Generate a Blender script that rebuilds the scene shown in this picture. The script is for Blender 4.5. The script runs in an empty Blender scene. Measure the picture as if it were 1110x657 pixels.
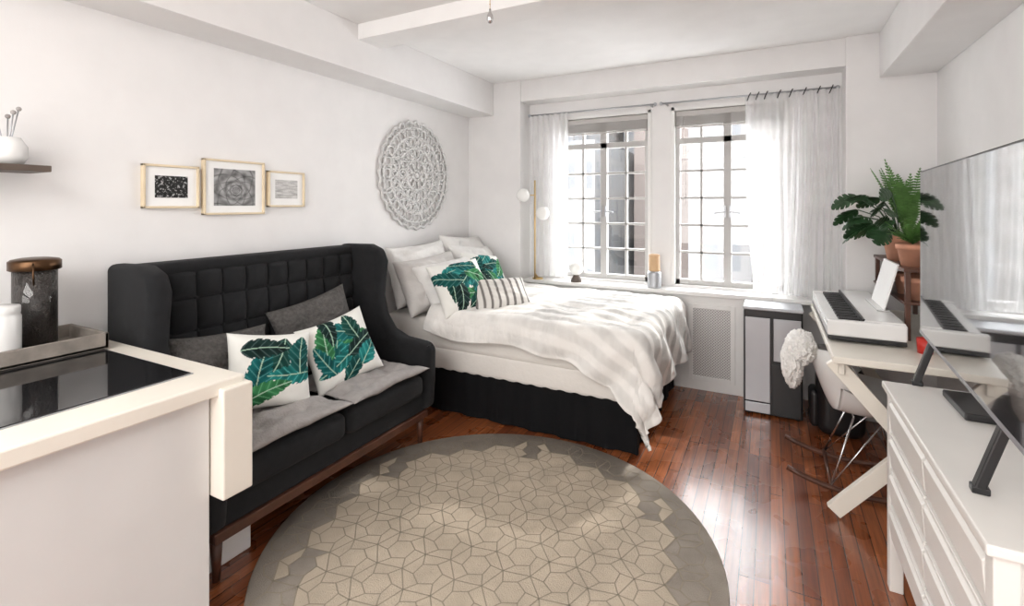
import bpy, bmesh, math, random
from mathutils import Vector, Matrix, noise
random.seed(4)
R=math.radians
def sRGB(r,g,b):
    f=lambda x:(x/255/12.92) if x/255<=.04045 else ((x/255+.055)/1.055)**2.4
    return (f(r),f(g),f(b),1)
# ---------------- materials ----------------
def mat(name,col,rough=.5,metal=0,bump=0,bscale=40,var=0,vscale=6,sheen=0,spec=.5,coat=0,emit=0):
    m=bpy.data.materials.new(name); m.use_nodes=True
    nt=m.node_tree; b=nt.nodes['Principled BSDF']
    b.inputs['Roughness'].default_value=rough; b.inputs['Metallic'].default_value=metal
    b.inputs['Specular IOR Level'].default_value=spec
    b.inputs['Coat Weight'].default_value=coat
    b.inputs['Sheen Weight'].default_value=sheen
    if len(col)==3: col=(*col,1)
    tc=nt.nodes.new('ShaderNodeTexCoord')
    n=nt.nodes.new('ShaderNodeTexNoise'); n.inputs['Scale'].default_value=vscale; n.inputs['Detail'].default_value=4
    nt.links.new(tc.outputs['Object'],n.inputs['Vector'])
    r=nt.nodes.new('ShaderNodeValToRGB')
    v=max(var,.02)
    r.color_ramp.elements[0].position=.3; r.color_ramp.elements[1].position=.7
    r.color_ramp.elements[0].color=(*[c*(1-v) for c in col[:3]],1)
    r.color_ramp.elements[1].color=(*[min(1,c*(1+v)) for c in col[:3]],1)
    nt.links.new(n.outputs['Fac'],r.inputs['Fac']); nt.links.new(r.outputs['Color'],b.inputs['Base Color'])
    if bump>0:
        n2=nt.nodes.new('ShaderNodeTexNoise'); n2.inputs['Scale'].default_value=bscale; n2.inputs['Detail'].default_value=3
        nt.links.new(tc.outputs['Object'],n2.inputs['Vector'])
        bp=nt.nodes.new('ShaderNodeBump'); bp.inputs['Strength'].default_value=bump; bp.inputs['Distance'].default_value=.01
        nt.links.new(n2.outputs['Fac'],bp.inputs['Height']); nt.links.new(bp.outputs['Normal'],b.inputs['Normal'])
    return m
def vcol_mat(name,rough=.85,bump=.1,bscale=300):
    m=bpy.data.materials.new(name); m.use_nodes=True; nt=m.node_tree; b=nt.nodes['Principled BSDF']
    b.inputs['Roughness'].default_value=rough; b.inputs['Specular IOR Level'].default_value=.2
    a=nt.nodes.new('ShaderNodeAttribute'); a.attribute_name='Col'
    nt.links.new(a.outputs['Color'],b.inputs['Base Color'])
    tc=nt.nodes.new('ShaderNodeTexCoord'); n=nt.nodes.new('ShaderNodeTexNoise'); n.inputs['Scale'].default_value=bscale
    nt.links.new(tc.outputs['Object'],n.inputs['Vector'])
    bp=nt.nodes.new('ShaderNodeBump'); bp.inputs['Strength'].default_value=bump; bp.inputs['Distance'].default_value=.004
    nt.links.new(n.outputs['Fac'],bp.inputs['Height']); nt.links.new(bp.outputs['Normal'],b.inputs['Normal'])
    return m
def floor_mat():
    m=bpy.data.materials.new('oak_strip_floor'); m.use_nodes=True; nt=m.node_tree; b=nt.nodes['Principled BSDF']
    L=nt.links.new; N=nt.nodes.new
    tc=N('ShaderNodeTexCoord'); sx=N('ShaderNodeSeparateXYZ'); cb=N('ShaderNodeCombineXYZ')
    L(tc.outputs['Object'],sx.inputs[0]); L(sx.outputs['Y'],cb.inputs['X']); L(sx.outputs['X'],cb.inputs['Y'])
    br=N('ShaderNodeTexBrick'); L(cb.outputs[0],br.inputs['Vector'])
    br.inputs['Scale'].default_value=1; br.inputs['Brick Width'].default_value=1.1; br.inputs['Row Height'].default_value=.057
    br.inputs['Mortar Size'].default_value=.0022; br.inputs['Mortar Smooth'].default_value=.2; br.offset=.37; br.offset_frequency=3
    br.inputs['Color1'].default_value=sRGB(180,108,66); br.inputs['Color2'].default_value=sRGB(118,60,34); br.inputs['Mortar'].default_value=sRGB(38,19,12)
    mp=N('ShaderNodeMapping'); mp.inputs['Scale'].default_value=(2.0,45,1); L(cb.outputs[0],mp.inputs['Vector'])
    n=N('ShaderNodeTexNoise'); n.inputs['Scale'].default_value=1.5; n.inputs['Detail'].default_value=8; n.inputs['Roughness'].default_value=.65; L(mp.outputs[0],n.inputs['Vector'])
    rp=N('ShaderNodeValToRGB'); rp.color_ramp.elements[0].position=.3; rp.color_ramp.elements[0].color=(.42,.40,.38,1); rp.color_ramp.elements[1].position=.72; rp.color_ramp.elements[1].color=(1.1,1.05,1.0,1)
    L(n.outputs['Fac'],rp.inputs['Fac'])
    mx=N('ShaderNodeMix'); mx.data_type='RGBA'; mx.blend_type='MULTIPLY'; mx.inputs['Factor'].default_value=1
    L(br.outputs['Color'],mx.inputs['A']); L(rp.outputs['Color'],mx.inputs['B']); L(mx.outputs['Result'],b.inputs['Base Color'])
    n3=N('ShaderNodeTexNoise'); n3.inputs['Scale'].default_value=5; L(tc.outputs['Object'],n3.inputs['Vector'])
    mr=N('ShaderNodeMapRange'); mr.inputs['To Min'].default_value=.2; mr.inputs['To Max'].default_value=.36; L(n3.outputs['Fac'],mr.inputs['Value']); L(mr.outputs[0],b.inputs['Roughness'])
    b.inputs['Coat Weight'].default_value=.5; b.inputs['Coat Roughness'].default_value=.16
    bp=N('ShaderNodeBump'); bp.inputs['Strength'].default_value=.35; bp.inputs['Distance'].default_value=.002; bp.invert=True
    L(br.outputs['Fac'],bp.inputs['Height']); L(bp.outputs['Normal'],b.inputs['Normal'])
    return m
def building_mat(name,wall,win,sx_,sz_,gap):
    m=bpy.data.materials.new(name); m.use_nodes=True; nt=m.node_tree; b=nt.nodes['Principled BSDF']
    L=nt.links.new; N=nt.nodes.new
    tc=N('ShaderNodeTexCoord'); s=N('ShaderNodeSeparateXYZ'); L(tc.outputs['Object'],s.inputs[0])
    ad=N('ShaderNodeMath'); L(s.outputs['X'],ad.inputs[0]); L(s.outputs['Y'],ad.inputs[1])
    cb=N('ShaderNodeCombineXYZ'); L(ad.outputs[0],cb.inputs['X']); L(s.outputs['Z'],cb.inputs['Y'])
    br=N('ShaderNodeTexBrick'); L(cb.outputs[0],br.inputs['Vector']); br.offset=0
    br.inputs['Scale'].default_value=1; br.inputs['Brick Width'].default_value=sx_; br.inputs['Row Height'].default_value=sz_; br.inputs['Mortar Size'].default_value=gap; br.inputs['Mortar Smooth'].default_value=0
    br.inputs['Color1'].default_value=win; br.inputs['Color2'].default_value=(win[0]*1.5,win[1]*1.5,win[2]*1.5,1); br.inputs['Mortar'].default_value=wall
    L(br.outputs['Color'],b.inputs['Base Color']); b.inputs['Roughness'].default_value=.9; b.inputs['Specular IOR Level'].default_value=.1
    return m
def curtain_mat(name,transp):
    m=bpy.data.materials.new(name); m.use_nodes=True; nt=m.node_tree; nt.nodes.clear(); N=nt.nodes.new; L=nt.links.new
    o=N('ShaderNodeOutputMaterial'); t=N('ShaderNodeBsdfTransparent'); tl=N('ShaderNodeBsdfTranslucent'); d=N('ShaderNodeBsdfDiffuse')
    d.inputs['Color'].default_value=(.9,.9,.9,1); tl.inputs['Color'].default_value=(.95,.95,.95,1)
    a=N('ShaderNodeMixShader'); a.inputs[0].default_value=.5; L(d.outputs[0],a.inputs[1]); L(tl.outputs[0],a.inputs[2])
    tc=N('ShaderNodeTexCoord'); n=N('ShaderNodeTexNoise'); n.inputs['Scale'].default_value=8; L(tc.outputs['Object'],n.inputs['Vector'])
    mr=N('ShaderNodeMapRange'); mr.inputs['To Min'].default_value=transp-.08; mr.inputs['To Max'].default_value=transp+.08; L(n.outputs['Fac'],mr.inputs['Value'])
    b=N('ShaderNodeMixShader'); L(mr.outputs[0],b.inputs[0]); L(a.outputs[0],b.inputs[1]); L(t.outputs[0],b.inputs[2]); L(b.outputs[0],o.inputs[0])
    return m
def glass_mat(name,refl=.06,tint=(1,1,1,1)):
    m=bpy.data.materials.new(name); m.use_nodes=True; nt=m.node_tree; nt.nodes.clear(); N=nt.nodes.new; L=nt.links.new
    o=N('ShaderNodeOutputMaterial'); t=N('ShaderNodeBsdfTransparent'); t.inputs['Color'].default_value=tint; g=N('ShaderNodeBsdfGlossy'); g.inputs['Roughness'].default_value=.02
    b=N('ShaderNodeMixShader'); b.inputs[0].default_value=refl; L(t.outputs[0],b.inputs[1]); L(g.outputs[0],b.inputs[2]); L(b.outputs[0],o.inputs[0])
    return m
def grille_mat():
    m=bpy.data.materials.new('perforated_metal'); m.use_nodes=True; nt=m.node_tree; b=nt.nodes['Principled BSDF']; N=nt.nodes.new; L=nt.links.new
    tc=N('ShaderNodeTexCoord'); s=N('ShaderNodeSeparateXYZ'); L(tc.outputs['Object'],s.inputs[0])
    outs=[]
    for ax,ph in (('X',1),('Z',1)):
        mu=N('ShaderNodeMath'); mu.operation='MULTIPLY'; mu.inputs[1].default_value=2*math.pi/.022; L(s.outputs[ax],mu.inputs[0])
        si=N('ShaderNodeMath'); si.operation='SINE'; L(mu.outputs[0],si.inputs[0]); outs.append(si)
    p=N('ShaderNodeMath'); p.operation='MULTIPLY'; L(outs[0].outputs[0],p.inputs[0]); L(outs[1].outputs[0],p.inputs[1])
    g=N('ShaderNodeMath'); g.operation='GREATER_THAN'; g.inputs[1].default_value=.35; L(p.outputs[0],g.inputs[0])
    mx=N('ShaderNodeMix'); mx.data_type='RGBA'; mx.inputs['A'].default_value=(.62,.61,.6,1); mx.inputs['B'].default_value=(.18,.18,.18,1); L(g.outputs[0],mx.inputs['Factor']); L(mx.outputs['Result'],b.inputs['Base Color'])
    b.inputs['Roughness'].default_value=.5
    return m
def duvet_mat():
    m=bpy.data.materials.new('duvet_seersucker'); m.use_nodes=True; nt=m.node_tree; b=nt.nodes['Principled BSDF']; N=nt.nodes.new; L=nt.links.new
    b.inputs['Roughness'].default_value=.9; b.inputs['Specular IOR Level'].default_value=.15
    a=N('ShaderNodeAttribute'); a.attribute_name='Col'
    L(a.outputs['Color'],b.inputs['Base Color'])
    tc=N('ShaderNodeTexCoord'); mp=N('ShaderNodeMapping'); mp.inputs['Scale'].default_value=(60,14,30); L(tc.outputs['Object'],mp.inputs['Vector'])
    n=N('ShaderNodeTexNoise'); n.inputs['Scale'].default_value=1; n.inputs['Detail'].default_value=3; L(mp.outputs[0],n.inputs['Vector'])
    bp=N('ShaderNodeBump'); bp.inputs['Strength'].default_value=.5; bp.inputs['Distance'].default_value=.008; L(n.outputs['Fac'],bp.inputs['Height']); L(bp.outputs['Normal'],b.inputs['Normal'])
    return m

M={}
M['wall']=mat('wall_paint',(.80,.79,.785),.7,bump=.03,bscale=120)
M['ceil']=mat('ceiling_paint',(.87,.865,.86),.8,bump=.02,bscale=80)
M['trim']=mat('trim_paint',(.80,.795,.78),.4)
M['white']=mat('white_lacquer',(.78,.765,.73),.35)
M['cream']=mat('cream_laminate',(.78,.74,.66),.4)
M['panel']=mat('panel_white',(.66,.66,.65),.45)
M['floor']=floor_mat()
M['steel']=mat('window_steel_paint',(.46,.45,.44),.45)
M['blackfab']=mat('charcoal_fabric',(.013,.0135,.015),.9,bump=.4,bscale=400,sheen=.04,var=.15,vscale=30,spec=.25)
M['wood']=mat('walnut',(.085,.032,.018),.4,var=.3,vscale=12)
M['greyfab']=mat('grey_cushion_fabric',(.34,.32,.31),.9,bump=.5,bscale=120,var=.12,vscale=20)
M['dkgrey']=mat('dark_grey_knit',(.085,.08,.076),.9,bump=.8,bscale=90,var=.3,vscale=60)
M['linen']=mat('white_linen',(.76,.75,.73),.9,bump=.3,bscale=60)
M['linen2']=mat('grey_linen',(.62,.60,.58),.9,bump=.3,bscale=60)
M['sheet']=mat('mattress_cover',(.78,.75,.71),.85,bump=.2,bscale=40)
M['skirt']=mat('black_bed_skirt',(.006,.006,.007),.9,bump=.2,bscale=20,spec=.2)
M['black']=mat('black_plastic',(.012,.012,.013),.35)
M['screen']=mat('tv_glass',(.006,.006,.008),.06,spec=.9,coat=1)
M['glassblk']=mat('cooktop_glass',(.012,.012,.013),.05,spec=.8)
M['brass']=mat('brass',(.62,.44,.2),.3,metal=1)
M['bronze']=mat('bronze_lid',(.10,.055,.03),.35,metal=1)
M['chrome']=mat('chrome',(.65,.65,.66),.25,metal=1)
M['silver']=mat('brushed_silver',(.42,.43,.45),.38,metal=.7)
M['opal']=mat('opal_glass',(.85,.85,.83),.2)
M['ceramic']=mat('white_ceramic',(.78,.78,.77),.25)
M['dkwood']=mat('dark_wood_shelf',(.10,.075,.06),.5,var=.2)
M['ltwood']=mat('light_oak_frame',(.72,.60,.42),.5,var=.1)
M['greywd']=mat('grey_wood_tray',(.22,.195,.17),.6,var=.2,vscale=20)
M['mat']=mat('picture_mat_board',(.86,.86,.85),.7)
M['terra']=mat('terracotta',(.52,.25,.16),.8,var=.15,vscale=15)
M['soil']=mat('soil',(.03,.02,.015),.95)
M['leaf']=mat('monstera_leaf',(.022,.062,.022),.35,var=.3,vscale=15)
M['fern']=mat('fern_leaf',(.08,.19,.04),.55,var=.3,vscale=20)
M['fur']=mat('sheepskin',(.85,.83,.80),.95,bump=1,bscale=60)
M['medal']=mat('whitewashed_wood',(.64,.635,.63),.7,var=.15,vscale=40)
M['coffee']=mat('coffee_beans',(.014,.010,.008),.3,bump=1,bscale=140,var=.4,vscale=80)
M['glass']=glass_mat('clear_glass',.05); M['winglass']=glass_mat('window_glass',.04)
M['curt']=curtain_mat('sheer_voile',.5); M['curt2']=curtain_mat('sheer_voile_gathered',.28)
M['amber']=mat('cork_amber',(.55,.36,.2),.5)
M['red']=mat('red_plastic',(.55,.03,.02),.4)
M['rugA']=mat('rug_grey_border',(.33,.29,.245),.95,bump=.6,bscale=250,var=.12,vscale=9)
M['rugB']=mat('rug_beige_field',(.50,.425,.33),.95,bump=.6,bscale=250,var=.1,vscale=7)
M['rugL']=mat('rug_line',(.31,.265,.205),.95,bump=.5,bscale=250)
M['key']=mat('piano_key_white',(.85,.85,.84),.25)
M['grille']=grille_mat(); M['duvet']=duvet_mat()
M['vc']=vcol_mat('printed_cotton'); M['vp']=vcol_mat('photo_print',.4,.0)
M['blind']=mat('blind_slats',(.50,.48,.46),.5)

# ---------------- builder ----------------
class B:
    def __init__(s,name): s.name=name; s.bm=bmesh.new(); s.mats=[]
    def mi(s,m):
        if m not in s.mats: s.mats.append(m)
        return s.mats.index(m)
    def add(s,t,m,smooth=False,Mx=None):
        if Mx is not None: t.transform(Mx)
        i=s.mi(m)
        for f in t.faces: f.material_index=i; f.smooth=smooth
        me=bpy.data.meshes.new('tmp'); t.to_mesh(me); t.free(); s.bm.from_mesh(me); bpy.data.meshes.remove(me)
        return s
    def box(s,a,b,m,bev=.003,seg=2,Mx=None,smooth=False):
        t=bmesh.new(); bmesh.ops.create_cube(t,size=1)
        c=[(a[i]+b[i])/2 for i in range(3)]; d=[abs(b[i]-a[i]) for i in range(3)]
        for v in t.verts: v.co=Vector((v.co.x*d[0]+c[0],v.co.y*d[1]+c[1],v.co.z*d[2]+c[2]))
        if bev>0: bmesh.ops.bevel(t,geom=t.edges[:],offset=min(bev,min(d)*.49),segments=seg,affect='EDGES',profile=.5)
        return s.add(t,m,smooth,Mx)
    def lathe(s,prof,c,m,n=32,smooth=True,Mx=None):
        t=bmesh.new(); rings=[]
        for r,z in prof:
            if r<1e-5: rings.append([t.verts.new((c[0],c[1],c[2]+z))])
            else: rings.append([t.verts.new((c[0]+r*math.cos(2*math.pi*k/n),c[1]+r*math.sin(2*math.pi*k/n),c[2]+z)) for k in range(n)])
        for a,b in zip(rings,rings[1:]):
            for k in range(n):
                k2=(k+1)%n
                if len(a)==1 and len(b)==1: continue
                if len(a)==1: t.faces.new((a[0],b[k2],b[k]))
                elif len(b)==1: t.faces.new((a[k],a[k2],b[0]))
                else: t.faces.new((a[k],a[k2],b[k2],b[k]))
        bmesh.ops.recalc_face_normals(t,faces=t.faces[:])
        return s.add(t,m,smooth,Mx)
    def tube(s,pts,r,m,n=8,closed=False,smooth=True,Mx=None,flat=None):
        pts=[Vector(p) for p in pts]; t=bmesh.new(); rings=[]; N=len(pts); up=None
        for i,p in enumerate(pts):
            if closed: d=(pts[(i+1)%N]-pts[i-1])
            else: d=pts[min(i+1,N-1)]-pts[max(i-1,0)]
            d.normalize()
            if up is None: up=Vector((0,0,1)) if abs(d.z)<.9 else Vector((1,0,0))
            x=up-d*up.dot(d)
            if x.length<1e-4: x=d.orthogonal()
            x.normalize(); y=d.cross(x); up=x
            rr=r[i] if isinstance(r,(list,tuple)) else r
            rings.append([t.verts.new(p+x*math.cos(2*math.pi*k/n)*rr+y*math.sin(2*math.pi*k/n)*rr) for k in range(n)])
        rng=range(N) if closed else range(N-1)
        for i in rng:
            a=rings[i]; b=rings[(i+1)%N]
            for k in range(n): t.faces.new((a[k],a[(k+1)%n],b[(k+1)%n],b[k]))
        if not closed:
            t.faces.new(rings[0][::-1]); t.faces.new(rings[-1])
        return s.add(t,m,smooth,Mx)
    def prism(s,poly,axis,lo,hi,m,bev=0,seg=2,Mx=None,smooth=False):
        t=bmesh.new()
        mk={'y':lambda p,q:(p[0],q,p[1]),'z':lambda p,q:(p[0],p[1],q),'x':lambda p,q:(q,p[0],p[1])}[axis]
        a=[t.verts.new(mk(p,lo)) for p in poly]; b=[t.verts.new(mk(p,hi)) for p in poly]
        t.faces.new(a); t.faces.new(b[::-1])
        for i in range(len(poly)): j=(i+1)%len(poly); t.faces.new((a[i],b[i],b[j],a[j]))
        bmesh.ops.recalc_face_normals(t,faces=t.faces[:])
        if bev>0:
            es=[e for e in t.edges if e.calc_face_angle(0)>.6]
            bmesh.ops.bevel(t,geom=es,offset=bev,segments=seg,affect='EDGES',profile=.5)
        return s.add(t,m,smooth,Mx)
    def beam(s,p,q,w,th,m,bev=.003,up=(0,1,0)):
        p=Vector(p);q=Vector(q);d=q-p;L=d.length;z=d.normalized();y=Vector(up);y=(y-z*y.dot(z)).normalized();x=y.cross(z)
        Mx=Matrix((( x.x,y.x,z.x,p.x),(x.y,y.y,z.y,p.y),(x.z,y.z,z.z,p.z),(0,0,0,1)))
        return s.box((-w/2,-th/2,0),(w/2,th/2,L),m,bev,Mx=Mx)
    def sphere(s,c,r,m,sc=(1,1,1),n=24,Mx=None):
        t=bmesh.new(); bmesh.ops.create_uvsphere(t,u_segments=n,v_segments=n//2+2,radius=r)
        for v in t.verts: v.co=Vector((v.co.x*sc[0]+c[0],v.co.y*sc[1]+c[1],v.co.z*sc[2]+c[2]))
        return s.add(t,m,True,Mx)
    def grid(s,fn,nu,nv,m,smooth=True,Mx=None):
        t=bmesh.new(); V=[[t.verts.new(fn(i/nu,j/nv)) for j in range(nv+1)] for i in range(nu+1)]
        for i in range(nu):
            for j in range(nv): t.faces.new((V[i][j],V[i+1][j],V[i+1][j+1],V[i][j+1]))
        return s.add(t,m,smooth,Mx)
    def done(s,Mx=None,parent=None):
        me=bpy.data.meshes.new(s.name); s.bm.to_mesh(me); s.bm.free()
        for m in s.mats: me.materials.append(m)
        o=bpy.data.objects.new(s.name,me); bpy.context.collection.objects.link(o)
        if Mx is not None: o.matrix_world=Mx
        if parent: o.parent=parent
        return o
def colored_grid(name,fn,cf,nu,nv,m,close=None):
    me=bpy.data.meshes.new(name); V=[];C=[];F=[]
    for i in range(nu+1):
        for j in range(nv+1):
            V.append(tuple(fn(i/nu,j/nv))); C.append(cf(i/nu,j/nv))
    for i in range(nu):
        for j in range(nv):
            a=i*(nv+1)+j; F.append((a,a+nv+1,a+nv+2,a+1))
    me.from_pydata(V,[],F); ca=me.color_attributes.new(name='Col',type='FLOAT_COLOR',domain='POINT')
    for k,c in enumerate(C): ca.data[k].color=(*c[:3],1)
    for p in me.polygons: p.use_smooth=True
    me.materials.append(m); o=bpy.data.objects.new(name,me); bpy.context.collection.objects.link(o); return o
def orient(loc,yaw=0,tilt=0,roll=0):
    M0=Matrix(((0,0,1,0),(1,0,0,0),(0,1,0,0),(0,0,0,1)))
    return Matrix.Translation(loc)@Matrix.Rotation(R(yaw),4,'Z')@Matrix.Rotation(-R(tilt),4,'Y')@M0@Matrix.Rotation(R(roll),4,'Z')
def pillow(name,w,h,t,Mx,m,cf=None,n=40,seed=0,lump=.012,tuft=None):
    V=[];C=[];F=[]
    idx={}
    def P(u,v,side):
        q=max(0,(1-abs(u)**3.2)*(1-abs(v)**3.2))
        th=t/2*q**.5
        x=w/2*u*(1-.09*(1-v*v)*abs(u)**2); y=h/2*v*(1-.09*(1-u*u)*abs(v)**2)
        nz=noise.noise(Vector((u*2+seed*7,v*2+side*3,seed)))*lump*q+noise.noise(Vector((u*5+seed,v*5,side+seed*3)))*lump*.5*q
        z=side*th+nz
        if tuft:
            z-=side*tuft*sum(math.exp(-(((u*w/2-a)**2+(v*h/2-b)**2)/.0022)) for a in [k*.13-.39 for k in range(7)] for b in (-.13,.0,.13))
        return (x,y,z)
    for side in (1,-1):
        for i in range(n+1):
            for j in range(n+1):
                u=-1+2*i/n; v=-1+2*j/n
                if side==-1 and (i in(0,n) or j in(0,n)): idx[(side,i,j)]=idx[(1,i,j)]; continue
                idx[(side,i,j)]=len(V); V.append(P(u,v,side)); C.append(cf(u,v) if cf else (1,1,1))
        for i in range(n):
            for j in range(n):
                f=(idx[(side,i,j)],idx[(side,i+1,j)],idx[(side,i+1,j+1)],idx[(side,i,j+1)])
                F.append(f if side==1 else f[::-1])
    me=bpy.data.meshes.new(name); me.from_pydata(V,[],F)
    if cf:
        ca=me.color_attributes.new(name='Col',type='FLOAT_COLOR',domain='POINT')
        for k,c in enumerate(C): ca.data[k].color=(*c[:3],1)
    for p in me.polygons: p.use_smooth=True
    me.materials.append(m); o=bpy.data.objects.new(name,me); bpy.context.collection.objects.link(o); o.matrix_world=Mx
    return o

# ---------------- room shell ----------------
XL,XR,YF,YB=-2.7,.98,-2.2,4.2
CZ=2.70; SZ=2.385
B('floor').box((XL-.1,YF-.1,-.1),(XR+.1,4.7,0),M['floor'],0).done()
B('ceiling').box((XL-.1,YF-.1,CZ),(XR+.1,4.7,CZ+.1),M['ceil'],0).done()
B('wall_left').box((XL-.1,YF-.1,0),(XL,4.7,CZ),M['wall'],0).done()
B('wall_right').box((XR,YF-.1,0),(XR+.1,4.7,CZ),M['wall'],0).done()
B('wall_front').box((XL,YF-.1,0),(XR,YF,CZ),M['wall'],0).done()
W=[(-1.82,-.93),(-.76,.13)]; WZ0,WZ1=.82,2.35; YW=4.42
w=B('wall_back')
w.box((XL,YB,0),(-2.12,4.68,CZ),M['wall'],0).box((.476,YB,0),(XR,4.68,CZ),M['wall'],0)
w.box((-2.12,YW,0),(.476,4.68,WZ0),M['wall'],0).box((-2.12,YW,WZ1),(.476,4.68,CZ),M['wall'],0)
w.box((-2.12,YW,WZ0),(W[0][0],4.68,WZ1),M['wall'],0).box((W[0][1],YW,WZ0),(W[1][0],4.68,WZ1),M['wall'],0).box((W[1][1],YW,WZ0),(.476,4.68,WZ1),M['wall'],0)
w.box((-2.12,YB+.02,2.5),(.476,YW,CZ),M['wall'],0).done()
B('trim_1').box((XL,YF,SZ),(-2.41,YB,CZ),M['wall'],.004).done()
B('trim_2').box((.67,YF,SZ),(XR,YB,CZ),M['wall'],.004).done()
B('trim_3').box((-2.41,2.40,2.597),(.67,2.62,CZ),M['ceil'],.004).done()
B('baseboard_left').box((XL,YF,0),(XL+.018,YB,.11),M['trim']).done()
B('baseboard_right').box((XR-.018,YF,0),(XR,YB,.11),M['trim']).done()
B('baseboard_back').box((.476,YB-.018,0),(XR-.02,YB,.11),M['trim']).box((XL+.02,YB-.018,0),(-2.12,YB,.11),M['trim']).done()
# windows
for k,(x0,x1) in enumerate(W):
    b=B('window_%d'%(k+1)); st=M['steel']; y0,y1=4.47,4.51
    b.box((x0,YW-.012,WZ0-.0),(x0+.03,4.53,WZ1),M['trim']).box((x1-.03,YW-.012,WZ0),(x1,4.53,WZ1),M['trim']).box((x0,YW-.012,WZ1-.03),(x1,4.53,WZ1),M['trim'])
    a,c=x0+.03,x1-.03; zt=2.06
    def bar(xa,xb,za,zb,d=0): b.box((xa,y0-d,za),(xb,y1,zb),st,.002)
    bar(a,c,WZ0,WZ0+.045,.01); bar(a,c,WZ1-.07,WZ1-.03,.01); bar(a,c,zt-.025,zt+.025,.015)
    mid=(a+c)/2; bar(a,a+.035,WZ0,WZ1-.03,.01); bar(c-.035,c,WZ0,WZ1-.03,.01); bar(mid-.03,mid+.03,WZ0,WZ1-.03,.015)
    for (p,q) in ((a+.035,mid-.03),(mid+.03,c-.035)):
        m_=(p+q)/2; bar(m_-.011,m_+.011,WZ0,WZ1-.03)
        for i in range(1,5): zz=WZ0+.045+(zt-.025-WZ0-.045)*i/5; bar(p,q,zz-.010,zz+.010)
    for sx in (-1,1):
        b.box((mid+sx*.018-.008,y0-.03,1.40),(mid+sx*.018+.008,y0-.012,1.50),M['silver'],.003)
        b.beam((mid+sx*.018,y0-.035,1.45),(mid+sx*.10,y0-.045,1.44),.014,.01,M['silver'])
    b.box((a,4.488,WZ0),(c,4.492,WZ1-.03),M['winglass'],0)
    b.done()
    bl=B('window_blind'); bl.box((x0+.035,4.43,2.27),(x1-.035,4.462,2.315),M['blind'],.003)
    for i in range(12): bl.box((x0+.04,4.432,2.262-i*.0065),(x1-.04,4.460,2.265-i*.0065),M['blind'],0)
    bl.box((x0+.04,4.432,2.172),(x1-.04,4.46,2.184),M['blind'],.002)
    for xx in (x0+.15,x1-.15): bl.tube([(xx,4.446,2.19),(xx,4.446,2.31)],.0015,M['blind'],4)
    bl.tube([(x0+.10,4.43,2.27),(x0+.10,4.425,1.5)],.002,M['blind'],5)
    bl.done()
# radiator cover + sill
rc=B('radiator_cover')
rc.box((-2.115,4.26,0),(-.17,4.415,.765),M['trim'],.002).box((-2.115,4.225,.765),(.02,4.415,.80),M['trim'],.006)
rc.box((.02,4.225,.765),(.472,4.415,.80),M['trim'],.004)
for gx0,gx1 in ((-.56,-.28),(-1.15,-.75),(-1.75,-1.35)):
    rc.box((gx0-.035,4.25,.08),(gx0,4.262,.70),M['trim'],.002).box((gx1,4.25,.08),(gx1+.035,4.262,.70),M['trim'],.002)
    rc.box((gx0,4.25,.665),(gx1,4.262,.70),M['trim'],.002).box((gx0,4.25,.08),(gx1,4.262,.115),M['trim'],.002)
    rc.box((gx0,4.255,.115),(gx1,4.261,.665),M['grille'],0)
rc.done()
# rods & curtains
def rod(name,xa,xb,rings=()):
    b=B(name); b.tube([(xa,4.33,2.375),(xb,4.33,2.375)],.008,M['silver'],10)
    for x in (xa,xb): b.sphere((x,4.33,2.375),.016,M['silver'],n=12)
    for x in (xa+.04,xb-.04): b.beam((x,4.33,2.375),(x,4.42,2.375),.012,.02,M['silver'],up=(0,0,1))
    for x in rings: b.tube([(x+.012*math.sin(t*math.pi/6),4.33+.025*math.cos(t*math.pi/6),2.365+.03*math.sin(t*math.pi/6)) for t in range(12)],.004,M['black'],6,closed=True)
    b.done()
rod('curtain_rod',-2.08,-.88); rod('curtain_rod',-.83,.44,(-.15,-.09,-.03,.06,.14,.23,.32,.40))
def curtain(name,x0,x1,zt,zb,folds,amp,m,pull=0,y=4.345,seed=1):
    def fn(u,v):
        z=zt+(zb-zt)*v
        x=x0+(x1-x0)*u+pull*v*v*(1-u)
        a=amp*(.6+.6*v)
        return (x+.01*noise.noise(Vector((u*4,v*2,seed))), y-.02+a*math.sin(u*folds*2*math.pi+1.2*noise.noise(Vector((u*3,v*1.5,seed))))-.03*v*noise.noise(Vector((u*2,v,seed+4))),z)
    b=B(name); b.grid(fn,int(folds*14),30,m); b.done()
curtain('curtain',-2.07,-1.68,2.37,.83,7,.022,M['curt2'],seed=2)
curtain('curtain',-.18,.16,2.37,.82,6,.016,M['curt'],seed=3,pull=.06)
curtain('curtain',.15,.45,2.37,.81,7,.022,M['curt2'],seed=5,pull=-.06)

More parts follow.
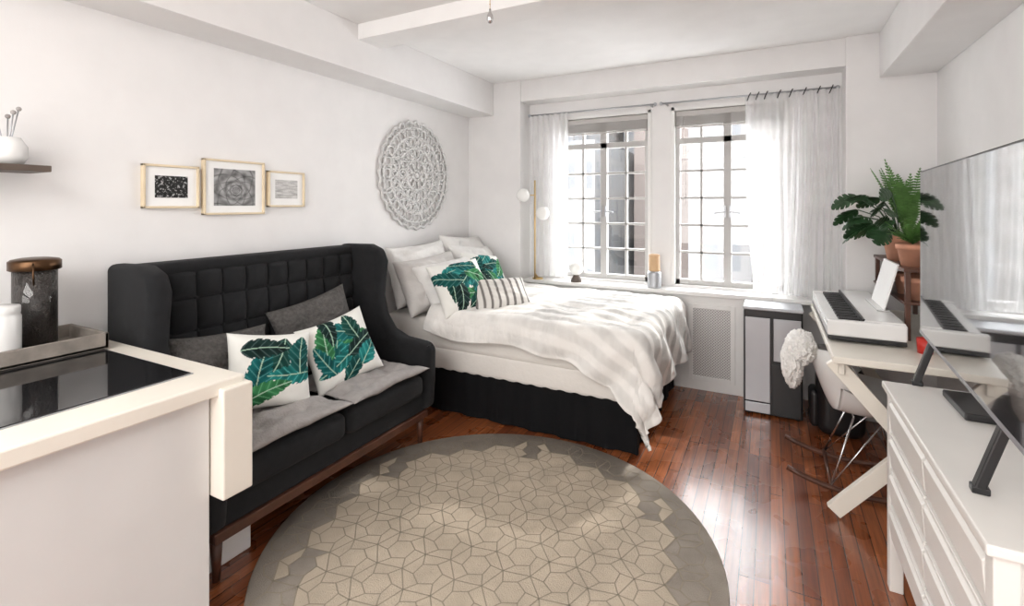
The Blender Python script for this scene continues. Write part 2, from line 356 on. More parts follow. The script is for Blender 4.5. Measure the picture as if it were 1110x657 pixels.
# ---------------- rug ----------------
rug=B('round_rug'); RC=(-1.12,1.93); RR=.99
rug.lathe([(0,.001),(RR-.004,.001),(RR,.005),(RR-.004,.009),(0,.009)],(RC[0],RC[1],0),M['rugA'],96)
hr=.115; ang0=R(12)
def hexc(q,r): return (hr*1.5*q, hr*math.sqrt(3)*(r+q/2))
rot=lambda p:(p[0]*math.cos(ang0)-p[1]*math.sin(ang0),p[0]*math.sin(ang0)+p[1]*math.cos(ang0))
t=bmesh.new()
lines=[]
for q in range(-8,9):
    for r_ in range(-9,10):
        cx,cy=hexc(q,r_); d=math.hypot(cx,cy)
        if d>RR+.1: continue
        V6=[(cx+hr*math.cos(k*math.pi/3),cy+hr*math.sin(k*math.pi/3)) for k in range(6)]
        tw=R(14); I6=[(cx+hr*.52*math.cos(k*math.pi/3+tw),cy+hr*.52*math.sin(k*math.pi/3+tw)) for k in range(6)]
        if d<.77:
            P=[rot(p) for p in V6]; t.faces.new([t.verts.new((RC[0]+p[0],RC[1]+p[1],.0098)) for p in P])
        elif d<.84:
            for k in (0,2,3,5):
                P=[rot(p) for p in (V6[k],V6[(k+1)%6],I6[(k+1)%6],I6[k])]; t.faces.new([t.verts.new((RC[0]+p[0],RC[1]+p[1],.0098)) for p in P])
        for k in range(6):
            if k<3: lines.append((V6[k],V6[k+1]))
            lines.append((I6[k],I6[(k+1)%6])); lines.append((V6[k],I6[k]))
rug.add(t,M['rugB'])
t=bmesh.new()
for p,q in lines:
    if max(math.hypot(*p),math.hypot(*q))>RR-.015: continue
    p=rot(p);q=rot(q); dx,dy=q[0]-p[0],q[1]-p[1]; L=math.hypot(dx,dy); nx,ny=-dy/L*.0026,dx/L*.0026
    t.faces.new([t.verts.new((RC[0]+a,RC[1]+b_,.0105)) for a,b_ in ((p[0]+nx,p[1]+ny),(p[0]-nx,p[1]-ny),(q[0]-nx,q[1]-ny),(q[0]+nx,q[1]+ny))])
bmesh.ops.recalc_face_normals(t,faces=t.faces[:])
rug.add(t,M['rugL']); rug.done()

# ---------------- bed ----------------
bx0,bx1,by0,by1=-2.66,-.70,2.93,4.19; BT=.70
bed=B('bed')
bed.box((bx0,by0+.005,.30),(bx1,by1,.47),M['sheet'],.03,4,smooth=True).box((bx0,by0,.44),(bx1,by1,.67),M['sheet'],.05,5,smooth=True)
def skirt(u,v):
    L1=bx1-bx0; L2=by1-by0; s_=u*(L1+L2)
    fl=.010*v*math.sin(s_*26)+.004*math.sin(s_*61)
    z=.33-(.33-.012)*v
    if s_<L1: return (bx0+s_,by0+.012-fl,z)
    return (bx1-.012+fl,by0+(s_-L1),z)
bed.grid(skirt,240,6,M['skirt'])
bed.box((bx0+.05,by0+.05,.0),(bx1-.05,by1-.02,.30),M['skirt'],0)
bed.done()
def sm(x): x=max(0,min(1,x)); return x*x*(3-2*x)
def duv(u,v):
    px=-2.18+u*(1.50+.42); py0=4.18
    hang=.20+.32*sm((px+1.25)/.75)+.02*math.sin(px*9)
    py=py0-v*(py0-by0+hang)
    ex=max(0,px-(bx1+.0)); ey=max(0,by0-py)
    cx=min(px,bx1); cy=max(py,by0)
    e=math.hypot(ex,ey); z=BT+.03
    wr=.022*noise.noise(Vector((px*3.2,py*3.5,1)))+.013*noise.noise(Vector((px*8,py*6,4)))+.005*noise.noise(Vector((px*20,py*12,9)))
    wr+=.003*math.sin(py*2*math.pi/.125)
    z+=.03*math.sin(math.pi*min(1,max(0,(cy-by0)/(by1-by0))))
    z+=.03*math.exp(-((px+2.12)/.12)**2)
    if e>0:
        dx,dy=ex/e,-ey/e; Rb=.07
        if e<Rb*math.pi/2: out=Rb*math.sin(e/Rb); dn=Rb*(1-math.cos(e/Rb))
        else: out=Rb+.10*(e-Rb*1.57); dn=Rb+(e-Rb*1.57)*.99
        f=min(1,e/.25); s_=px*1.0-py*1.0+math.atan2(ey,ex+1e-6)*.25
        out+=f*(.022*math.sin(s_*15)+.016*noise.noise(Vector((px*5,py*5,2))))+wr
        cx+=dx*out; cy+=dy*out; z-=dn
        z+=wr*.4
    else: z+=wr
    return (cx,min(cy,4.19),max(z,.02))
def duvc(u,v):
    py=4.19-v*1.65; px=-2.18+u*1.92
    s_=math.sin(py*2*math.pi/.125+.6*noise.noise(Vector((px*2,py*2,0))))
    k=.5+.5*math.tanh(s_*3); c=.53+.27*k
    cl=sm((px+1.85)/.6)*(.45+.55*sm((py-2.75)/.3)); c=.80+(c-.80)*cl
    j=noise.noise(Vector((px*30,py*10,3)))*.06*(1-k)
    c+=j; return (c,c*.98,c*.945)
o=colored_grid('duvet',duv,duvc,280,240,M['duvet'])
sd=o.modifiers.new('s','SOLIDIFY'); sd.thickness=.028; sd.offset=-1
# pillows on bed
pillow('bed_pillow',.68,.48,.2,orient((-2.52,3.20,.96),-4,14,2),M['linen'],seed=1,lump=.06)
pillow('bed_pillow',.68,.48,.2,orient((-2.52,3.84,.99),2,14,-4),M['linen'],seed=2,lump=.06)
pillow('bed_pillow',.62,.44,.2,orient((-2.36,3.14,.90),-12,24,5),M['linen2'],seed=3,lump=.06)
pillow('bed_pillow',.62,.44,.2,orient((-2.35,3.78,.94),0,26,-5),M['linen'],seed=4,lump=.06)
pillow('bed_pillow',.60,.42,.18,orient((-2.20,3.20,.89),-18,36,6),M['linen'],seed=5,lump=.06)
# leaf print
def leafprint(seed,n=9,bg=(.80,.80,.76),sc=1.0):
    rnd=random.Random(seed); LV=[]
    cols=[(.006,.045,.036),(.006,.10,.10),(.012,.17,.16),(.006,.022,.020),(.03,.16,.06),(.006,.07,.065)]
    a0=rnd.uniform(0,6.28)
    for k in range(n):
        an=a0+k*2.4; rr=.75*math.sqrt((k+.5)/n)
        LV.append((rr*math.cos(an),rr*math.sin(an),rnd.uniform(0,6.28),rnd.uniform(.55,.8)*sc,rnd.uniform(.26,.36)*sc,cols[k%6]))
    def cf(u,v):
        c=bg
        for (x,y,a,L,w_,col) in LV:
            dx,dy=u-x,v-y; p=dx*math.cos(a)+dy*math.sin(a); q=-dx*math.sin(a)+dy*math.cos(a)
            q+=.15*p*p
            tt=p/L
            if abs(tt)<1:
                hw=w_*(1-tt*tt)**.7*(1-.25*tt)
                if abs(q)<hw:
                    ph=p-abs(q)*.9; vein=math.sin(ph*30)
                    if abs(q)>hw*.86 and vein<-.6: continue
                    if abs(q)<.014: c=(.34,.5,.38)
                    elif vein>.9: c=(col[0]*2+.04,col[1]*1.7+.05,col[2]*1.7+.05)
                    else:
                        s_=.8+.7*noise.noise(Vector((p*4+x*9,q*3,a)))+.4*(abs(q)/w_)+.12*vein; c=(col[0]*s_,col[1]*s_,col[2]*s_)
        return c
    return cf
def stripes(u,v):
    s_=math.sin(u*24); return (.17,.16,.15) if s_>.62 else ((.42,.40,.38) if s_>.35 else (.68,.66,.63))
pillow('leaf_print_pillow',.44,.42,.15,orient((-2.02,3.04,.90),-28,35,6),M['vc'],leafprint(3,14,sc=.8),n=130,seed=6)
pillow('leaf_print_pillow',.42,.40,.15,orient((-2.12,3.56,.92),-10,35,-10),M['vc'],leafprint(8,12,sc=.85),n=130,seed=7)
pillow('striped_lumbar_pillow',.46,.28,.14,orient((-1.79,3.22,.835),-38,44,0),M['vc'],stripes,n=110,seed=8)

# ---------------- sofa ----------------
s=B('wingback_sofa'); bf=M['blackfab']
sy0,sy1=1.12,2.55
s.box((-2.62,sy0+.05,.21),(-1.93,sy1-.05,.33),bf,.015,3)
s.box((-2.60,sy0+.04,.165),(-1.92,sy1-.04,.21),M['wood'],.006)
for x in (-1.96,-2.58):
    for y in (sy0+.07,sy1-.07): s.lathe([(.0,0),(.014,0),(.024,.17),(0,.17)],(x,y,0),M['wood'],16)
for a,b_ in ((sy0+.1,1.825),(1.825,sy1-.1)):
    s.box((-2.48,a+.003,.32),(-1.89,b_-.003,.455),bf,.045,5,smooth=True)
def back(u,v):
    y=sy0+.06+u*(sy1-sy0-.12); z=.40+v*.80
    cu=u*10; cv=v*5.0
    fu=abs(math.sin(cu*math.pi)); fv=abs(math.sin(cv*math.pi))
    bul=.040*(fu*fv)**.45
    edge=min(1,min(u,1-u)*30)*min(1,(1-v)*20)
    x=-2.512-.04*v+bul*edge
    return (x,y,z)
s.grid(back,300,150,bf)
for i in range(1,10):
    for j in range(1,5):
        y=sy0+.06+i/10*(sy1-sy0-.12); s.sphere((-2.510-.04*j/5,y,.40+.16*j),.012,bf,sc=(.5,1,1),n=10)
s.box((-2.66,sy0+.04,.25),(-2.555,sy1-.04,1.21),bf,.03,4)
s.box((-2.66,sy0+.05,1.16),(-2.53,sy1-.05,1.228),bf,.03,4,smooth=True)
prof=[(-2.66,.22),(-1.90,.22),(-1.885,.40),(-1.88,.60),(-1.92,.635),(-2.10,.65),(-2.20,.69),(-2.27,.78),(-2.30,.90),(-2.29,1.02),(-2.275,1.13),(-2.31,1.21),(-2.40,1.24),(-2.66,1.235)]
s.prism(prof,'y',sy0-.01,sy0+.085,bf,.032,5,smooth=True)
s.prism(prof,'y',sy1-.085,sy1+.01,bf,.032,5,smooth=True)
s.done()
pillow('seat_pad',.62,.54,.085,Matrix.Translation((-2.13,1.52,.502))@Matrix.Rotation(R(90),4,'Z'),M['greyfab'],n=80,seed=11,lump=.035,tuft=.026)
pillow('seat_pad',.62,.54,.085,Matrix.Translation((-2.12,2.13,.502))@Matrix.Rotation(R(90),4,'Z'),M['greyfab'],n=80,seed=12,lump=.035,tuft=.026)
pillow('grey_knit_pillow',.50,.36,.14,orient((-2.36,1.46,.71),0,14,-4),M['dkgrey'],seed=13,lump=.03)
pillow('grey_knit_pillow',.50,.42,.14,orient((-2.37,2.04,.76),-12,14,12),M['dkgrey'],seed=14,lump=.03)
pillow('leaf_print_pillow',.40,.37,.14,orient((-2.17,1.58,.695),-14,24,-10),M['vc'],leafprint(21,6,sc=.9),n=130,seed=15)
pillow('leaf_print_pillow',.40,.38,.14,orient((-2.14,2.00,.69),-20,22,13),M['vc'],leafprint(33,16,sc=.8),n=130,seed=16)
B('storage_box').box((-2.3,1.16,0),(-2.02,1.38,.13),M['ceramic'],.006).box((-2.31,1.15,.13),(-2.01,1.39,.15),M['ceramic'],.004).done()

# ---------------- kitchen counter with cooktop ----------------
k=B('kitchen_counter'); cr=M['cream']
k.box((-2.69,-.7,.0),(-1.65,.98,.87),M['panel'],.004)
k.box((-2.69,-.72,.87),(-1.61,1.075,.92),cr,.006)
k.box((-2.45,.985,.53),(-1.585,1.09,.895),cr,.006)
k.box((-2.56,.15,.92),(-1.765,.985,.926),M['glassblk'],.002)
k.box((-2.565,.145,.918),(-1.76,.99,.9235),M['silver'],.001)
k.done()
tr=B('serving_tray'); g=M['greywd']
tx0,tx1,ty0,ty1=-2.68,-2.36,.45,1.0
tr.box((tx0,ty0,.927),(tx1,ty1,.94),g,.002)
for a,b_ in (((tx0,ty0,.927),(tx0+.015,ty1,.99)),((tx1-.015,ty0,.927),(tx1,ty1,.99)),((tx0,ty0,.927),(tx1,ty0+.015,.99)),((tx0,ty1-.015,.927),(tx1,ty1,.99))): tr.box(a,b_,g,.003)
tr.done()
cf_=B('coffee_canister'); c0=(-2.53,.83,.941)
cf_.lathe([(0,.004),(.066,.004),(.066,.332),(0,.332)],c0,M['coffee'],40)
cf_.lathe([(0,0),(.070,0),(.070,.335),(.067,.335)],c0,M['glass'],40)
cf_.lathe([(.073,.31),(.078,.313),(.078,.345),(.07,.352),(.045,.357),(0,.358)],c0,M['bronze'],40)
cf_.tube([(c0[0]+.075,c0[1]-.03,c0[2]+.34),(c0[0]+.09,c0[1]-.035,c0[2]+.30),(c0[0]+.078,c0[1]-.03,c0[2]+.26)],.003,M['bronze'])
cf_.done()
B('ceramic_canister').lathe([(0,0),(.055,0),(.06,.01),(.06,.16),(.056,.17),(.058,.175),(.058,.195),(.055,.20),(0,.203)],(-2.435,.70,.941),M['ceramic']).done()
B('wall_shelf').box((-2.70,.15,1.632),(-2.50,.87,1.657),M['dkwood'],.003).box((-2.70,.3,1.56),(-2.68,.32,1.632),M['dkwood'],.002).box((-2.70,.7,1.56),(-2.68,.72,1.632),M['dkwood'],.002).done()
u_=B('utensil_jar'); c1=(-2.60,.77,1.658)
u_.lathe([(0,0),(.045,0),(.062,.03),(.06,.07),(.04,.105),(.036,.105),(.05,.07),(0,.02)],c1,M['ceramic'])
for a,h_ in ((.3,.2),(1.6,.22),(2.8,.19),(4.2,.21)):
    p=(c1[0]+.03*math.cos(a),c1[1]+.035*math.sin(a),c1[2]+h_); u_.tube([(c1[0],c1[1],c1[2]+.03),p],.0025,M['silver'],6); u_.sphere(p,.009,M['greyfab'],n=10)
u_.done()

# ---------------- wall decor ----------------
def picture(x,y0,y1,z0,z1,cf,inset,k=.011):
    b=B('framed_print'); fw=k; X0=XL+.001; X1=XL+.028; f=M['ltwood']
    b.box((X0,y0,z0),(X1,y0+fw,z1),f,.002).box((X0,y1-fw,z0),(X1,y1,z1),f,.002).box((X0,y0,z0),(X1,y1,z0+fw),f,.002).box((X0,y0,z1-fw),(X1,y1,z1),f,.002)
    b.box((X0,y0+.004,z0+.004),(X1-.012,y1-.004,z1-.004),M['mat'],0); o=b.done()
    iy0,iy1,iz0,iz1=inset
    g=colored_grid('print',lambda u,v:(X1-.0105,iy0+(iy1-iy0)*u,iz0+(iz1-iz0)*v),cf,140,110,M['vp']); g.parent=o
def cf1(u,v):
    n=noise.noise(Vector((u*12,v*9,2)))+.7*noise.noise(Vector((u*30,v*22,5))); c=.015+.05*max(0,n+.3)+(.30 if n>.35 else 0); return (c,c,c)
def cf2(u,v):
    x,y=u-.52,(v-.42); r=math.hypot(x,y)+1e-4; a=math.atan2(y,x)+.25*noise.noise(Vector((u*3,v*3,0))); lr=math.log(r)
    s1=math.sin(a*4+lr*5.5); s2=math.sin(a*4-lr*5.5); s_=1-max(0,1-abs(s1)*3)-max(0,1-abs(s2)*3)
    c=.13+.22*max(0,s_)*(.6+.4*math.sin(lr*11+1))+.10*noise.noise(Vector((u*9,v*9,1))); return (c,c,c)
def cf3(u,v):
    c=.5+.25*noise.noise(Vector((u*3,v*14,8)))+.1*noise.noise(Vector((u*20,v*20,8))); return (c,c*.99,c*.97)
picture(0,1.27,1.535,1.487,1.705,cf1,(1.325,1.48,1.54,1.65))
picture(0,1.557,1.914,1.450,1.755,cf2,(1.615,1.858,1.50,1.705))
picture(0,1.940,2.20,1.492,1.712,cf3,(1.99,2.15,1.545,1.66))
md=B('carved_wall_medallion'); MC=(3.35,1.76); mm=M['medal']
def ring(r,w_,n=72,wob=0,k=0,dx=.014): md.tube([(XL+dx,MC[0]+(r+wob*math.cos(k*a*2*math.pi/n))*math.cos(a*2*math.pi/n),MC[1]+(r+wob*math.cos(k*a*2*math.pi/n))*math.sin(a*2*math.pi/n)) for a in range(n)],w_,mm,8,closed=True)
def petals(n,r0,r1,wd,w_,off=0,dx=.014):
    for i in range(n):
        a=2*math.pi*(i+off)/n; ca,sa=math.cos(a),math.sin(a); pts=[]
        for j in range(18):
            t_=2*math.pi*j/18; rr=(r0+r1)/2+(r1-r0)/2*math.cos(t_); q=wd/2*math.sin(t_)*(1-.25*math.cos(t_))
            pts.append((XL+dx,MC[0]+rr*ca-q*sa,MC[1]+rr*sa+q*ca))
        md.tube(pts,w_,mm,6,closed=True)
ring(.452,.011,144,.010,28); ring(.405,.009); petals(28,.408,.45,.07,.006); petals(24,.33,.40,.07,.0075); petals(24,.335,.395,.035,.006,.5)
ring(.325,.009); petals(18,.235,.32,.085,.008); petals(18,.25,.31,.035,.007); petals(18,.26,.32,.04,.007,.5); ring(.228,.009); petals(12,.135,.225,.085,.008); petals(12,.15,.21,.035,.007); petals(12,.16,.225,.04,.006,.5)
ring(.128,.009); petals(8,.045,.125,.07,.008); petals(8,.06,.12,.03,.006,.5); ring(.04,.010,36)
for i in range(24):
    a=2*math.pi*(i+.5)/24; md.sphere((XL+.015,MC[0]+.425*math.cos(a),MC[1]+.425*math.sin(a)),.010,mm,n=8)
md.sphere((XL+.015,MC[0],MC[1]),.025,mm,sc=(.5,1,1),n=16)
md.done()

# ---------------- lamps etc ----------------
fl=B('floor_lamp'); lx=-1.97
fl.tube([(lx,4.215,0.81),(lx,4.215,1.74)],.008,M['brass'],10)
fl.lathe([(0,0),(.05,0),(.05,.012),(.012,.02),(0,.02)],(lx,4.28,.80),M['brass'],32)
fl.tube([(lx,4.28,.815),(lx,4.215,.86)],.008,M['brass'],10)
fl.tube([(lx,4.215,1.60),(lx-.06,4.19,1.60)],.005,M['brass']); fl.sphere((lx-.10,4.17,1.60),.065,M['opal'])
fl.tube([(lx,4.215,1.43),(lx+.06,4.19,1.43)],.005,M['brass']); fl.sphere((lx+.10,4.17,1.43),.065,M['opal'])
fl.done()
tl=B('globe_table_lamp'); c=(-1.58,4.28,.80)
tl.lathe([(0,0),(.05,0),(.052,.01),(.03,.055),(.02,.07),(0,.07)],c,M['dkwood']); tl.sphere((c[0],c[1],c[2]+.125),.066,M['opal']); tl.done()
cd=B('ribbed_glass_carafe'); c=(-.88,4.30,.80)
cd.lathe([(0,0),(.055,0),(.058,.01),(.055,.02),(.06,.04),(.055,.06),(.06,.08),(.055,.10),(.06,.12),(.052,.14),(0,.14)],c,M['silver'])
cd.lathe([(0,.14),(.045,.14),(.047,.15),(.045,.26),(.047,.28),(.03,.285),(0,.285)],c,M['amber']); cd.done()
pc=B('pull_chain'); X_,Y_=-1.01,1.73
pc.tube([(X_,Y_,CZ),(X_,Y_,2.30)],.0015,M['brass'],6); pc.lathe([(0,0),(.008,.004),(.014,.018),(.012,.035),(.004,.05),(.004,.06),(0,.06)],(X_,Y_,2.24),M['chrome'],16)
for i in range(20): pc.sphere((X_,Y_,2.30+i*.02),.003,M['brass'],n=6)
pc.lathe([(0,-.02),(.03,-.02),(.035,0),(0,0)],(X_,Y_,CZ),M['ceramic'],20)
pc.done()
# appliance tower
ap=B('air_conditioner_tower')
ap.box((-.17,3.94,.01),(.20,4.215,.76),M['black'],.008)
ap.box((-.162,3.93,.10),(.0,3.942,.70),M['silver'],.004).box((-.162,3.932,.02),(.0,3.942,.09),M['silver'],.003)
ap.box((.02,3.932,.40),(.19,3.942,.70),M['silver'],.003).box((.01,3.93,.03),(.19,3.942,.38),M['black'],.003)
ap.box((-.175,3.935,.75),(.205,4.22,.775),M['silver'],.006)
ap.box((-.174,3.95,.03),(-.169,4.20,.74),M['silver'],.002)
for x in (-.14,.17):
    for y in (3.97,4.18): ap.lathe([(0,0),(.015,0),(.015,.012),(0,.012)],(x,y,0),M['black'],12)
ap.done()

# ---------------- desk ----------------
d=B('trestle_desk'); wh=M['cream']; dx0,dx1,dy0,dy1=.26,.93,2.76,4.17
d.box((dx0,dy0,.755),(dx1,dy1,.79),wh,.005)
d.box((dx0+.03,dy0+.06,.69),(dx0+.055,dy1-.06,.755),wh,.003).box((dx1-.055,dy0+.06,.69),(dx1-.03,dy1-.06,.755),wh,.003)
for y in (2.83,4.08):
    d.beam((.27,y,.025),(.88,y,.745),.07,.035,wh); d.beam((.88,y+.036,.025),(.27,y+.036,.745),.07,.035,wh)
d.done()
kb=B('digital_piano'); kx0,kx1,ky0,ky1=.268,.60,3.06,4.14
kb.box((kx0,ky0-.004,.80),(kx1,ky1,.822),M['black'],.004)
kb.box((kx0-.002,ky0-.008,.822),(kx1+.002,ky0+.03,.905),M['ceramic'],.010,3).box((kx0,ky1-.03,.822),(kx1,ky1,.893),M['ceramic'],.006)
kb.box((kx0+.16,ky0+.01,.822),(kx1,ky1-.01,.912),M['ceramic'],.01,3)
kb.box((kx0,ky0+.02,.822),(kx0+.165,ky1-.02,.858),M['ceramic'],.003)
nk=44; kw=(ky1-ky0-.06)/nk
for i in range(nk):
    y=ky0+.03+i*kw; kb.box((kx0+.005,y+.0006,.858),(kx0+.155,y+kw-.0006,.88),M['key'],.001,1)
    if i%7 not in (2,6) and i<nk-1: kb.box((kx0+.06,y+kw-.0065,.878),(kx0+.156,y+kw+.0065,.894),M['black'],.0015,1)
kb.box((kx0+.155,ky0+.03,.88),(kx0+.165,ky1-.03,.913),M['black'],.001)
for x in (kx0+.04,kx1-.04):
    for y in (ky0+.08,ky1-.08): kb.box((x-.015,y-.015,.79),(x+.015,y+.015,.80),M['black'],0)
kb.done()
ms=B('sheet_music_book'); Mx=Matrix.Translation((.555,3.56,.916))@Matrix.Rotation(R(14),4,'Y')
ms.box((0,-.19,0),(.006,.19,.27),M['ceramic'],.001,Mx=Mx).box((-.002,-.18,.008),(.0,.18,.265),M['mat'],0,Mx=Mx).box((-.03,-.19,-.002),(.03,.19,.004),M['ceramic'],.001,Mx=Matrix.Translation((.555,3.56,.916))); ms.done()
# plant rack
pr=B('plant_stand'); px0,px1=.62,.86
for y in (3.26,4.08):
    for x in (px0+.02,px1-.02): pr.box((x-.012,y-.012,.79),(x+.012,y+.012,1.16),M['wood'],.002)
pr.box((px0,3.24,1.15),(px1,4.10,1.17),M['wood'],.003).box((px0,3.24,.98),(px1,4.10,.995),M['wood'],.003); pr.done()
def pot(b,c,r,h):
    b.lathe([(0,0),(r*.72,0),(r*.95,h*.75),(r*1.05,h*.76),(r*1.07,h),(r*.95,h),(r*.9,h*.88),(0,h*.88)],c,M['terra'],32)
    b.lathe([(0,h*.89),(r*.9,h*.885)],c,M['soil'],24)
def mleaf(b,base,dirv,L,wd,m,droop=.3,cuts=5,twist=0):
    dirv=Vector(dirv).normalized(); side=dirv.cross(Vector((0,0,1))).normalized()
    side.rotate(Matrix.Rotation(twist,3,dirv)); up=side.cross(dirv)
    t=bmesh.new(); n=cuts*6
    for sg in (-1,1):
        prev=None
        for i in range(n+1):
            q=i/n; w_=wd*(math.sin(math.pi*min(1,q*.93+.07))**.55)*(1.15-.55*q)
            if i%6==0 and 0<i<n: w_*=.55
            a=Vector(base)+dirv*L*q+Vector((0,0,-droop*q*q*L)); e=a+side*sg*w_+dirv*w_*.45+up*(-.2*w_)
            m2=a+side*sg*w_*.5+dirv*w_*.2+up*(.04*w_)
            for p_ in (a,m2,e): p_.x=min(p_.x,.96)
            cur=[t.verts.new(x_) for x_ in (a,m2,e)]
            if prev:
                t.faces.new((prev[0],cur[0],cur[1],prev[1])); t.faces.new((prev[1],cur[1],cur[2],prev[2]))
            prev=cur
    b.add(t,m,True)
rnd=random.Random(5)
pl=B('potted_philodendron'); pc_=(.70,3.74,1.17); pot(pl,pc_,.09,.15)
for i in range(20):
    a=rnd.uniform(2.5,4.4); r_=rnd.uniform(.05,.26); h_=rnd.uniform(.05,.30)
    base=Vector((pc_[0],pc_[1],pc_[2]+.12)); tip=base+Vector((math.cos(a)*r_,math.sin(a)*r_*.8,h_))
    md_=(base+tip)/2+Vector((0,0,.05)); pl.tube([base,md_,tip],.003,M['leaf'],6)
    mleaf(pl,tip,(math.cos(a),math.sin(a),rnd.uniform(-.6,.4)),rnd.uniform(.10,.155),rnd.uniform(.04,.068),M['leaf'],twist=rnd.uniform(.3,1.2)*rnd.choice((-1,1)))
pl.done()
def frond(b,base,dirv,L,m,droop=.5,lw=.03,n=16):
    d_=Vector(dirv).normalized(); side=d_.cross(Vector((0,0,1))); side.normalize(); pts=[]
    for i in range(n+1):
        q=i/n; p=Vector(base)+d_*L*q+Vector((0,0,-droop*L*q*q)); p.x=min(p.x,.965); p.y=min(p.y,4.18); pts.append(p)
    b.tube(pts,.0015,m,4)
    t=bmesh.new()
    for i in range(2,n):
        w_=lw*math.sin(math.pi*(i/n)*.9+.3)
        for sg in (-1,1):
            p=pts[i]; e=p+side*sg*w_+(pts[i]-pts[i-1])*.8+Vector((0,0,-.2*w_)); e.x=min(e.x,.97); f_=(pts[i]-pts[i-1])*.35
            t.faces.new([t.verts.new(v_) for v_ in (p-f_,(p+e)/2-f_,e,(p+e)/2+f_,p+f_)])
    b.add(t,m)
fp=B('potted_fern'); fc=(.69,3.40,1.17); pot(fp,fc,.072,.12)
for i in range(110):
    a=rnd.uniform(0,6.28); frond(fp,(fc[0],fc[1],fc[2]+.12),(math.cos(a)*.7,math.sin(a)*.7,rnd.uniform(.5,1.8)),rnd.uniform(.10,.19),M['fern'],rnd.uniform(.1,.5),.020,12)
fp.done()
pp=B('potted_palm'); fc=(.78,3.97,1.17); pot(pp,fc,.08,.14)
for i in range(18):
    a=rnd.uniform(1.6,5.2); frond(pp,(fc[0],fc[1],fc[2]+.13),(math.cos(a)*.5,math.sin(a)*.4,rnd.uniform(1.2,2.0)),rnd.uniform(.42,.62),M['fern'],rnd.uniform(.1,.35),.05,24)
pp.done()
for nm,c,r_,h_ in (('terracotta_pot',(.70,3.36,.995),.065,.12),('terracotta_pot',(.70,3.56,.995),.065,.12)):
    b=B(nm); pot(b,c,r_,h_); b.done()
B('red_mug').lathe([(0,0),(.03,0),(.034,.07),(.031,.07),(.027,.006),(0,.006)],(.66,3.02,.79),M['red']).done()
# ---------------- rocking chair ----------------
ch=B('shell_rocking_chair'); wc=M['ceramic']; cx,cy=.44,3.24; zo=-.03
def shell(u,v):
    a=(u-.5)*2
    if v<.5: q=v/.5; x=cx+.22-.36*q; z=.44-.035*math.sin(q*math.pi*.8)
    else: q=(v-.5)/.5; x=cx-.14-.12*q**.8; z=.42+.32*q
    hw=.25*(1-.15*(max(0,v-.6)/.4)**2)
    if v>.85: hw*=math.sqrt(max(.15,1-((v-.85)/.17)**2))
    if v<.1: hw*=.88+.12*v/.1
    rise=.19*abs(a)**2.2
    if v<.5: z+=rise*(.45+v*1.1)
    else: x+=rise*.9; z+=rise*.8*(1-q)
    return (x,cy+a*hw,z+zo)
ch.grid(shell,28,40,wc)
for y in (cy-.20,cy+.20):
    ch.tube([(cx-.36+.68*t_/12,y,.05+.07*((t_/12-.5)*2)**2-.03) for t_ in range(13)],.014,M['wood'],10)
    for xa,xb in ((cx-.16,cx-.05),(cx+.16,cx+.08)):
        ch.tube([(xa,y,.045),(xb,cy+(y-cy)*.5,.38)],.005,M['chrome'],8)
    ch.tube([(cx-.16,y,.045),(cx+.08,cy+(y-cy)*.5,.38)],.004,M['chrome'],8)
for x in (cx-.16,cx+.16): ch.tube([(x,cy-.20,.05),(x,cy+.20,.05)],.009,M['wood'],8)
ch.tube([(cx-.05,cy-.1,.38),(cx-.05,cy+.1,.38)],.005,M['chrome'],8); ch.tube([(cx+.08,cy-.1,.38),(cx+.08,cy+.1,.38)],.005,M['chrome'],8)
sdm=ch.done(); so_=sdm
sk=B('sheepskin_throw')
def fur(c,rx,ry,rz):
    t=bmesh.new(); bmesh.ops.create_uvsphere(t,u_segments=140,v_segments=100,radius=1)
    for v in t.verts:
        n_=noise.noise(v.co*3)*.12+noise.noise(v.co*9)*.08+noise.noise(v.co*24)*.07
        p=v.co*(1+n_); v.co=Vector((c[0]+p.x*rx,c[1]+p.y*ry,c[2]+p.z*rz))
    sk.add(t,M['fur'],True)
fur((cx-.285,cy,.70),.075,.20,.085); fur((cx-.33,cy-.02,.61),.055,.17,.13)
sk.done()
bg=B('backpack'); bg.box((.27,3.76,.0),(.54,4.00,.46),M['black'],.07,5,smooth=True).box((.23,3.79,.04),(.29,3.97,.28),M['black'],.03,4,smooth=True)
bg.tube([(.40,3.84,.455),(.40,3.85,.50),(.40,3.92,.50),(.40,3.93,.455)],.008,M['black']); bg.done()

# ---------------- dresser & TV ----------------
dr=B('dresser'); wd=M['white']; x0,x1,y0,y1=.41,.83,1.37,2.42
dr.box((x0-.015,y0-.015,.775),(x1,y1+.015,.80),wd,.005)
dr.box((x0+.02,y0+.01,.20),(x1-.005,y1-.01,.775),wd,.002)
for x in (x0+.0,x1-.045):
    for y in (y0,y1-.045): dr.box((x,y,0),(x+.045,y+.045,.775),wd,.004)
nr=4; zz=.21; hh=(.765-.21)/nr
for i in range(nr):
    for (a,b_) in ((y0+.05,(y0+y1)/2-.006),((y0+y1)/2+.006,y1-.05)):
        z0=zz+i*hh+.006; z1=zz+(i+1)*hh-.006
        dr.prism([(x0+.025,z0),(x0+.004,z0),(x0-.004,z1-.03),(x0+.012,z1-.012),(x0+.025,z1-.012)],'y',a,b_,wd,.002)
        dr.box((x0-.0,a,z1-.012),(x0+.022,b_,z1),wd,.002)
dr.done()
tv=B('flat_screen_tv'); TW,TH=1.2,.675
tv.box((-.0,-TW/2,.97),(.022,TW/2,.97+TH),M['black'],.004)
tv.box((-.003,-TW/2+.008,.985),(.001,TW/2-.008,.97+TH-.008),M['screen'],0)
tv.box((.02,-TW/2+.15,1.0),(.06,TW/2-.15,1.4),M['black'],.015)
tv.box((-.004,-TW/2,.97),(0,TW/2,.984),M['silver'],.001)
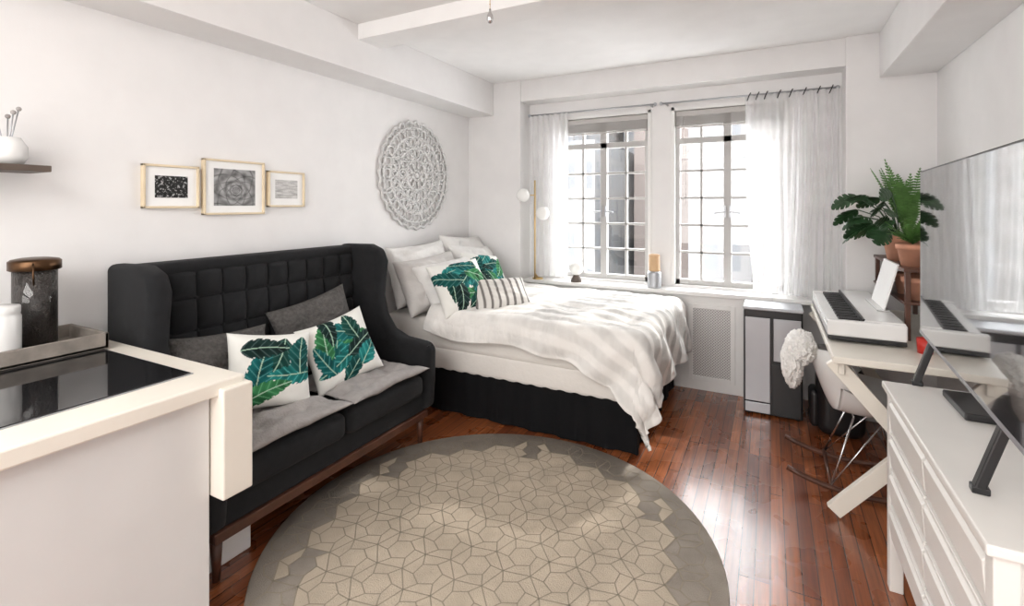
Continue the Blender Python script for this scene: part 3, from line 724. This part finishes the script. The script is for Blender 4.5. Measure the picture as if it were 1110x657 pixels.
for y in (-.42,.42):
    tv.beam((.012,y,.985),(-.04,y,.812),.022,.03,M['black'],.004)
    tv.beam((.012,y,.985),(.15,y,.812),.022,.03,M['black'],.004)
    tv.box((-.055,y-.015,.8005),(-.02,y+.015,.818),M['black'],.003); tv.box((.13,y-.015,.8005),(.165,y+.015,.818),M['black'],.003)
tv.done(Matrix.Translation((.517,2.01,0))@Matrix.Rotation(R(-3.7),4,'Z'))
sb=B('media_player'); sb.box((.56,2.10,.801),(.66,2.34,.825),M['black'],.005); sb.done()

# ---------------- city outside ----------------
bm1=building_mat('brick_tower',(.078,.066,.061,1),(.048,.046,.046,1),1.7,2.2,.5)
bm2=building_mat('stone_tower',(.088,.080,.075,1),(.055,.054,.054,1),1.4,2.0,.4)
bm3=building_mat('glass_tower',(.080,.079,.079,1),(.055,.057,.060,1),1.2,2.4,.25)
for i,(xa,xb,ya,yb,zt,mt) in enumerate([(-34,-20,34,50,8,bm1),(-19,-15,30,44,11,bm2),(-14,-10.5,32,44,6,bm3),(-9.8,-5,40,55,9,bm1),(-16,-3,60,75,18,bm3),(-4.2,-.9,30,42,6,bm3),(-.2,3,26,40,4.5,bm1),(3.6,9,28,40,9,bm2),(-6,6,48,60,9,bm2),(4,12,45,60,14,bm2),(-60,-36,50,70,18,bm3),(-26,-17,55,66,14,bm2)]):
    b=B('apartment_building'); b.box((xa,ya,-60),(xb,yb,zt),mt,0); b.box((xa+.6,ya+.6,zt),(xa+(xb-xa)*.5,yb-1,zt+1.6),mt,0); b.done()

# ---------------- light ----------------
wd_=bpy.data.worlds.new('sky'); bpy.context.scene.world=wd_; wd_.use_nodes=True
bgn=wd_.node_tree.nodes['Background']; bgn.inputs['Color'].default_value=(.97,.985,1,1); bgn.inputs['Strength'].default_value=16.5
for (x0_,x1_) in W:
    l=bpy.data.lights.new('portal','AREA'); l.shape='RECTANGLE'; l.size=x1_-x0_; l.size_y=WZ1-WZ0; l.cycles.is_portal=True
    o=bpy.data.objects.new('window_portal',l); bpy.context.collection.objects.link(o); o.location=((x0_+x1_)/2,4.56,(WZ0+WZ1)/2); o.rotation_euler=(R(-90),0,0)
def area(name,loc,rot_,sx_,sy_,e,col=(1,1,1)):
    l=bpy.data.lights.new(name,'AREA'); l.shape='RECTANGLE'; l.size=sx_; l.size_y=sy_; l.energy=e; l.color=col
    o=bpy.data.objects.new(name,l); bpy.context.collection.objects.link(o); o.location=loc; o.rotation_euler=rot_
area('overhead_fill',(-.9,-.8,2.62),(R(12),0,0),2.2,1.6,84,(1,.985,.96))  # unseen fill added overhead behind the camera to brighten the room
area('rear_fill',(-.8,-2.0,1.6),(R(100),0,0),2.4,1.8,70,(1,.98,.96))  # second added fill, aimed forward from the rear wall to lift near surfaces
sl=bpy.data.lights.new('sun','SUN'); sl.energy=4; sl.angle=R(2.5); sl.color=(1,.96,.9)
so=bpy.data.objects.new('sun',sl); bpy.context.collection.objects.link(so)
so.rotation_euler=Vector((-.32,-1,-.85)).to_track_quat('-Z','Y').to_euler()
# ---------------- camera ----------------
cam=bpy.data.cameras.new('camera'); co=bpy.data.objects.new('camera',cam); bpy.context.collection.objects.link(co)
co.location=(0,0,1.5); co.rotation_euler=(math.pi/2,0,math.atan(280/533)); cam.sensor_width=36; cam.lens=36*533/1110; cam.shift_y=-105.5/1110; cam.clip_start=.05; cam.clip_end=300
sc=bpy.context.scene; sc.camera=co
sc.view_settings.view_transform='Standard'; sc.view_settings.look='None'; sc.view_settings.exposure=0
